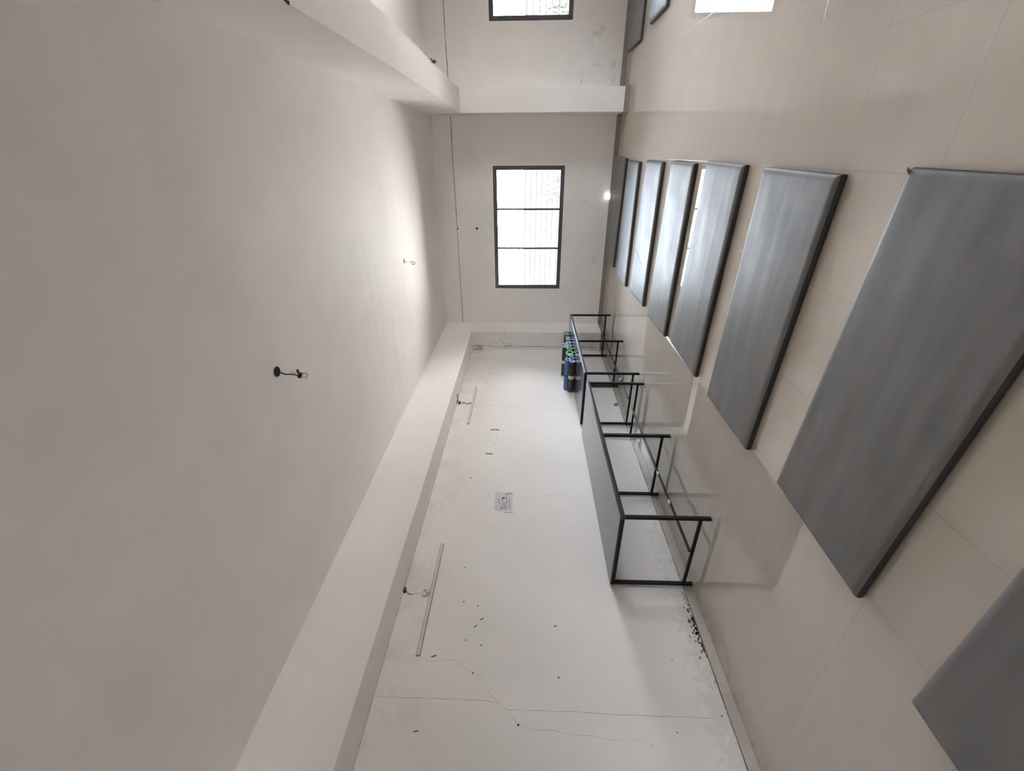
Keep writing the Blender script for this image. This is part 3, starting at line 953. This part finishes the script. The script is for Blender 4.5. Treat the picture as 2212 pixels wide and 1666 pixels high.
link('broken_hole', bm, M['black'], wh)
bm = bmesh.new(); wire(bm, [(0.012, -.01, 0.0), (0.010, -.016, -.05), (0.008, -.02, -.10), (0.008, -.03, -.145)], 0.006)
link('wire', bm, M['wire'], wh)
bm = bmesh.new(); wire(bm, [(0.008, -.03, -.145), (0.01, -.06, -.175), (0.01, -.045, -.19), (0.008, -.02, -.235)], 0.007)
link('wire', bm, M['wire'], wh)
bm = bmesh.new(); wire(bm, [(0.006, 0.03, 0.002), (0.06, .03, 0.001), (0.115, .025, 0.0), (0.17, -.012, 0.001)], 0.006)
link('wire', bm, M['wire_grey'], wh)
bm = bmesh.new(); sphere(bm, (0.01, -.035, -.150), 0.016, 1, 1.6, 1, 10)
link('white_connector', bm, M['white_plastic'], wh, smooth=True)

# square junction box high on the corner column
sb = thing('square_junction_box', 'small pale square junction box with a dark knob, high on the corner column', 'junction box', (-3.790, YC, 2.682))
link('box_body', boxes((-0.028, 0.052, -0.05, 0.0, -0.064, 0.060)), M['box_grey'], sb, bevel=0.012)
bm = bmesh.new(); tube(bm, [(0.05, -0.025, 0.0), (0.056, -0.025, 0.0)], 0.011, 12)
link('knob', bm, M['black'], sb)
bm = bmesh.new(); wire(bm, [(-0.02, -0.025, 0.055), (-0.022, -0.02, 0.09), (-0.024, -0.012, 0.13)], 0.006)
link('cable_stub', bm, M['wire_grey'], sb)

# black tape strips
def tape(pts, w, label):
    bm = bmesh.new()
    t = 0.0016
    for s, x in ((0, XL + 0.0004), (1, XL + t)):
        ribbon_on_x(bm, pts, w, x, 0.0)
    o = link('tape_strip', bm, M['tape_black'])
    md = o.modifiers.new('solid', 'SOLIDIFY'); md.thickness = 0.0008
    return tag(o, label, 'tape', 'black tape strips on the left wall')
tape([(5.572, 2.205), (5.597, 2.150), (5.592, 2.115), (5.578, 2.072)], 0.024, 'bent black tape strip on the left wall between the tables')
tape([(4.984, 2.235), (4.980, 2.18), (4.974, 2.130)], 0.019, 'straight black tape strip on the left wall above the near table')

# clear plastic packet taped over a cable outlet
pk = thing('plastic_packet', 'clear plastic packet with a black plug and loose wires taped to the left wall', 'packet', (XL, 4.03, 1.93))
def film_mesh(y0, y1, z0, z1, n=22, h=0.006, seed=3):
    bm = bmesh.new()
    g = []
    for j in range(n + 1):
        row = []
        for i in range(n + 1):
            u, v = i / n, j / n
            yy, zz = y0 + (y1 - y0) * u, z0 + (z1 - z0) * v
            e = min(u, 1 - u, v, 1 - v) * 5
            d = 0.0015 + min(1, e) * (0.008 + h * noise.noise(Vector((yy * 15, zz * 15, seed))))
            row.append(bm.verts.new((d, yy, zz)))
        g.append(row)
    for j in range(n):
        for i in range(n):
            bm.faces.new((g[j][i], g[j][i + 1], g[j + 1][i + 1], g[j + 1][i]))
    return bm
link('film', film_mesh(-0.155, 0.165, -0.115, 0.105), M['film'], pk, smooth=True)
bm = bmesh.new(); sphere(bm, (0.005, 0.055, 0.001), 0.016, 0.3, 1.0, 1.35, 14)
link('black_plug', bm, M['black'], pk, smooth=True)
wires = [[(4.154, 1.9), (4.127, 1.894), (4.029, 1.894), (3.897, 1.89)], [(4.079, 1.859), (3.987, 1.862), (3.944, 1.854), (3.927, 1.865)],
         [(4.070, 1.943), (4.015, 1.943), (3.985, 1.926), (3.959, 1.937), (3.942, 1.936), (3.903, 1.959)], [(3.929, 1.92), (3.895, 1.946)],
         [(4.075, 1.985), (4.026, 1.991), (3.971, 1.963)], [(4.011, 1.911), (3.959, 1.91), (3.905, 1.907)]]
for w in wires:
    bm = bmesh.new()
    tube(bm, smooth_pts([(0.004, a - 4.03, b - 1.93) for a, b in w], 4), 0.0035, 6)
    link('wire', bm, M['wire_grey'], pk)
for (a, b, c, d) in ((0.140, 0.170, -0.115, -0.02), (0.128, 0.136, -0.10, 0.02), (-0.165, -0.145, -0.055, 0.055), (-0.19, -0.175, -0.135, -0.01)):
    link('tape_edge', film_mesh(a, b, c, d, 8, 0.003, a * 9), M['white_plastic'], pk)  # white strips, glints along the clear tape edges put into the colour

# ------------------------------------------------------------------ ceiling wire outlets
def disc_z(r, z, n=24, sx=1.0):
    bm = bmesh.new()
    bm.faces.new([bm.verts.new((r * math.cos(k * 2 * PI / n), r * sx * math.sin(k * 2 * PI / n), z)) for k in range(n)][::-1])
    return bm
def ring_z(bm, r0, r1, z0, z1, n=24):
    A = []
    for (r, z) in ((r0, z0), (r1, z0), (r1, z1), (r0, z1)):
        A.append([bm.verts.new((r * math.cos(k * 2 * PI / n), r * math.sin(k * 2 * PI / n), z)) for k in range(n)])
    for q in range(4):
        for k in range(n):
            bm.faces.new((A[q][k], A[q][(k + 1) % n], A[(q + 1) % 4][(k + 1) % n], A[(q + 1) % 4][k]))
cw = thing('ceiling_wire_outlet', 'open black ceiling hole with hanging knotted wires and a connector, nearer the camera', 'wire outlet', (-1.398, 2.745, ZC), 'wire outlets in the ceiling')
link('hole', disc_z(0.036, -0.0012), M['black'], cw)
bm = bmesh.new(); ring_z(bm, 0.030, 0.037, -0.006, -0.0005); link('rim', bm, M['black'], cw)
for pts, r, m in (([(0.0, 0.0, 0), (-0.012, 0, -.03), (-0.022, 0, -.065), (-0.020, 0, -.09), (-0.024, 0, -.125), (-0.030, 0, -.155)], 0.0045, 'wire'),
               ([(-.006, 0.012, 0), (-.002, 0.01, -.025), (-.015, .004, -.05), (-.022, .002, -.065)], 0.002, 'wire_grey'),
               ([(-.020, 0.01, -.088), (-.010, 0.012, -.105), (-.014, .01, -.125), (-.028, 0, -.142)], 0.002, 'wire_grey'),
               ([(-.018, 0, -.175), (-.012, 0.003, -.195), (-.016, .004, -.214), (-.038, .004, -.214), (-.048, .002, -.192), (-.040, 0, -.176)], 0.0022, 'wire')):
    bm = bmesh.new(); wire(bm, pts, r); link('wire', bm, M[m], cw)
bm = boxes((-.048, -.008, -.010, .012, -.176, -.150))
bmesh.ops.rotate(bm, verts=bm.verts, cent=(-.03, 0, -.165), matrix=Matrix.Rotation(0.5, 3, 'Y'))
link('connector', bm, M['black'], cw, bevel=0.003)
bm = boxes((-.010, .020, -.006, .006, -.163, -.150)); link('connector', bm, M['black'], cw, bevel=0.002)
cw = thing('ceiling_wire_outlet', 'small open ceiling hole with a looped wire end, nearer the far window', 'wire outlet', (-1.415, 6.375, ZC), 'wire outlets in the ceiling')
link('hole', disc_z(0.040, -0.0012), M['black'], cw)
bm = bmesh.new(); ring_z(bm, 0.036, 0.044, -0.005, -0.0005); link('rim', bm, M['reveal'], cw)
bm = bmesh.new(); wire(bm, [(0, 0, 0), (-.006, 0, -.03), (-.010, 0, -.06), (-.006, 0, -.11)], 0.003); link('wire', bm, M['wire_grey'], cw)
bm = bmesh.new(); lp_pts = [(-.024 + .022 * math.cos(a), .004 * math.sin(2 * a), -.135 + .026 * math.sin(a)) for a in [0.9 + k * 2 * PI / 14 for k in range(16)]]
tube(bm, lp_pts, 0.0042, 6); link('wire_loop', bm, M['wire_grey'], cw)

# wire ends poking from the beam over the hall
bw = thing('beam_wire_outlet', 'tangle of dark wire ends under the beam near the pilaster', 'wire outlet', (0.945, 6.52, 2.845))
for pts in ([(0, -.10, 0.001), (0.008, -.16, -.012), (0.006, -.24, -.020), (0.0, -.28, -.022)], [(0, -.05, 0.002), (0.02, 0.03, -.028), (0.015, 0.11, 0.02), (0.01, 0.02, 0.004)],
            [(0.01, 0.05, 0.0), (0.015, -.02, -.03), (0.012, -.10, -.025), (0, -.07, 0.0)], [(0.015, 0.10, 0.01), (0.02, 0.15, 0.04), (0.016, 0.12, 0.06)]):
    bm = bmesh.new(); wire(bm, pts, 0.008); link('wire', bm, M['wire'], bw)
bw = thing('beam_wire_outlet', 'short dark wire end at the beam edge at the photo edge', 'wire outlet', (0.640, 2.655, 2.845))
for pts in ([(0.004, 0, 0.002), (-.006, 0.01, -.012), (-.010, 0.0, -.024)], [(0.004, 0.01, 0.001), (-.008, 0.02, -.008), (-.012, 0.03, -.012)]):
    bm = bmesh.new(); wire(bm, pts, 0.005); link('wire', bm, M['wire'], bw)

# ------------------------------------------------------------------ outside
struct(link('ground', boxes((-40, 50, YF + T + 0.02, 60, -0.45, -0.35)), M['earth']), 'sunlit ground outside the windows')
struct(link('ground_rear', boxes((-40, XR + T + 0.02, -40, YB - T - 0.02, -0.45, -0.35)), M['earth']))
g2 = struct(link('ground_side', boxes((XR + T + 0.02, 50, -40, YF + T + 0.02, -0.45, -0.35)), M['earth']))
def shrub(x, y, h, r, label, leaf, seed, n=900):
    root = thing('shrub', label, 'shrub', (x, y, -0.35), 'shrubs outside the windows')
    rnd = random.Random(seed)
    bm = bmesh.new()
    for k in range(n):
        a, b = rnd.uniform(0, 2 * PI), rnd.uniform(-1, 1)
        q = rnd.uniform(0.55, 1.0)
        s = math.sqrt(1 - b * b)
        lump = 1 + 0.25 * math.sin(a * 3 + seed) * s
        c = Vector((math.cos(a) * s * r * q * lump, math.sin(a) * s * r * q * lump, h * 0.58 + b * h * 0.42 * q))
        d = Vector((rnd.gauss(0, 1), rnd.gauss(0, 1), rnd.gauss(0, .6))).normalized()
        e = d.orthogonal().normalized()
        L_, w_ = rnd.uniform(.07, .13), rnd.uniform(.02, .035)
        v = [bm.verts.new(p) for p in (c - d * L_ * .5, c + e * w_, c + d * L_ * .5, c - e * w_)]
        bm.faces.new(v)
    link('foliage', bm, M[leaf], root)
    bm = bmesh.new()
    tube(bm, [(0, 0, 0), (0.02, 0.01, h * .4), (0.0, 0.03, h * .75)], [0.05, 0.04, 0.02], 8)
    for a in (0.4, 2.2, 4.4):
        tube(bm, [(0.01, 0.01, h * .35), (math.cos(a) * r * .35, math.sin(a) * r * .35, h * .6), (math.cos(a) * r * .6, math.sin(a) * r * .6, h * .8)], [0.03, 0.02, 0.01], 6)
    link('stem', bm, M['bark'], root)
    return root
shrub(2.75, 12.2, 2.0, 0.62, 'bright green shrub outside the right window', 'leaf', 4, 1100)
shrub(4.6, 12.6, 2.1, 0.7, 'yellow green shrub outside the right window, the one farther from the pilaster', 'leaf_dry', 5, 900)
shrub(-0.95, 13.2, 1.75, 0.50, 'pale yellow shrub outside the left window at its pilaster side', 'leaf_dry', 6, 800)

bw_ = boxes((-30, 40, 19.0, 19.3, -0.4, 1.86))  # wall added as a dim backdrop so the window bars show
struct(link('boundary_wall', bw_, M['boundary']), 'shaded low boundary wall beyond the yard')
# ------------------------------------------------------------------ light
w = bpy.data.worlds.new('sky'); SC.world = w
w.use_nodes = True
nt = w.node_tree
bg = nt.nodes['Background']
tc = nt.nodes.new('ShaderNodeTexCoord')
sp = nt.nodes.new('ShaderNodeSeparateXYZ')
nt.links.new(tc.outputs['Generated'], sp.inputs[0])
mr = nt.nodes.new('ShaderNodeMapRange')
mr.inputs['From Min'].default_value = 0.0
mr.inputs['From Max'].default_value = 0.7
nt.links.new(sp.outputs[2], mr.inputs['Value'])
mx = nt.nodes.new('ShaderNodeMix'); mx.data_type = 'RGBA'
mx.inputs['A'].default_value = (0.91, 0.935, 1.0, 1)
mx.inputs['B'].default_value = (0.66, 0.78, 1.0, 1)
nt.links.new(mr.outputs[0], mx.inputs['Factor'])
nt.links.new(mx.outputs['Result'], bg.inputs['Color'])
bg.inputs['Strength'].default_value = 13.5

sun = bpy.data.lights.new('sun', 'SUN'); sun.energy = 55.0; sun.angle = 0.01; sun.color = (1, 0.955, 0.91)
so = bpy.data.objects.new('sun', sun); COL.objects.link(so)
so.rotation_euler = Vector((0.60, 0.12, -1.0)).to_track_quat('-Z', 'Y').to_euler()

def portal(name, ctr, sx, sy, direction):
    l = bpy.data.lights.new(name, 'AREA'); l.shape = 'RECTANGLE'; l.size = sx; l.size_y = sy
    l.cycles.is_portal = True
    o = bpy.data.objects.new(name, l); COL.objects.link(o)
    o.location = ctr
    o.rotation_euler = Vector(direction).to_track_quat('-Z', 'Z').to_euler()
for i, wv in enumerate((W1, W2)):
    portal('window_portal', ((wv[0] + wv[1]) / 2, YF + T - 0.01, (wv[2] + wv[3]) / 2), wv[1] - wv[0], wv[3] - wv[2], (0, -1, 0))
for (a, b) in WR:
    portal('window_portal', (XR + T - 0.01, (a + b) / 2, 1.66), b - a, 1.42, (-1, 0, 0))

portal('window_portal', ((WB[0] + WB[1]) / 2, YB - T + 0.01, 1.66), WB[1] - WB[0], 1.42, (0, 1, 0))

# ------------------------------------------------------------------ camera
cam = bpy.data.cameras.new('camera')
co = bpy.data.objects.new('camera', cam); COL.objects.link(co)
cam.sensor_fit = 'HORIZONTAL'; cam.sensor_width = 36.0
F_PX = 936.46
cam.lens = 36.0 * F_PX / 2212.0
cam.clip_start = 0.02
# vanishing points of the hall's depth and width give the camera's turn
d1 = Vector((1142 - 1106, 325 - 833, F_PX)).normalized()
d2 = Vector((1116 - 1106, 2560 - 833, F_PX)).normalized()
Yv, Xv = d1, -d2
Zv = Xv.cross(Yv)
R = Matrix(((Xv.x, -Xv.y, -Xv.z), (Yv.x, -Yv.y, -Yv.z), (Zv.x, -Zv.y, -Zv.z)))
co.matrix_world = Matrix.Translation((0, 0, 1.667)) @ R.to_4x4()
SC.camera = co

SC.view_settings.view_transform = 'Standard'
SC.view_settings.look = 'None'
SC.view_settings.exposure = 1.47
SC.view_settings.gamma = 1.0
SC.view_settings.use_curve_mapping = False
SC.cycles.caustics_reflective = False
SC.cycles.caustics_refractive = False
SC.cycles.max_bounces = 12
SC.cycles.diffuse_bounces = 8
SC.cycles.glossy_bounces = 6
SC.cycles.transparent_max_bounces = 12
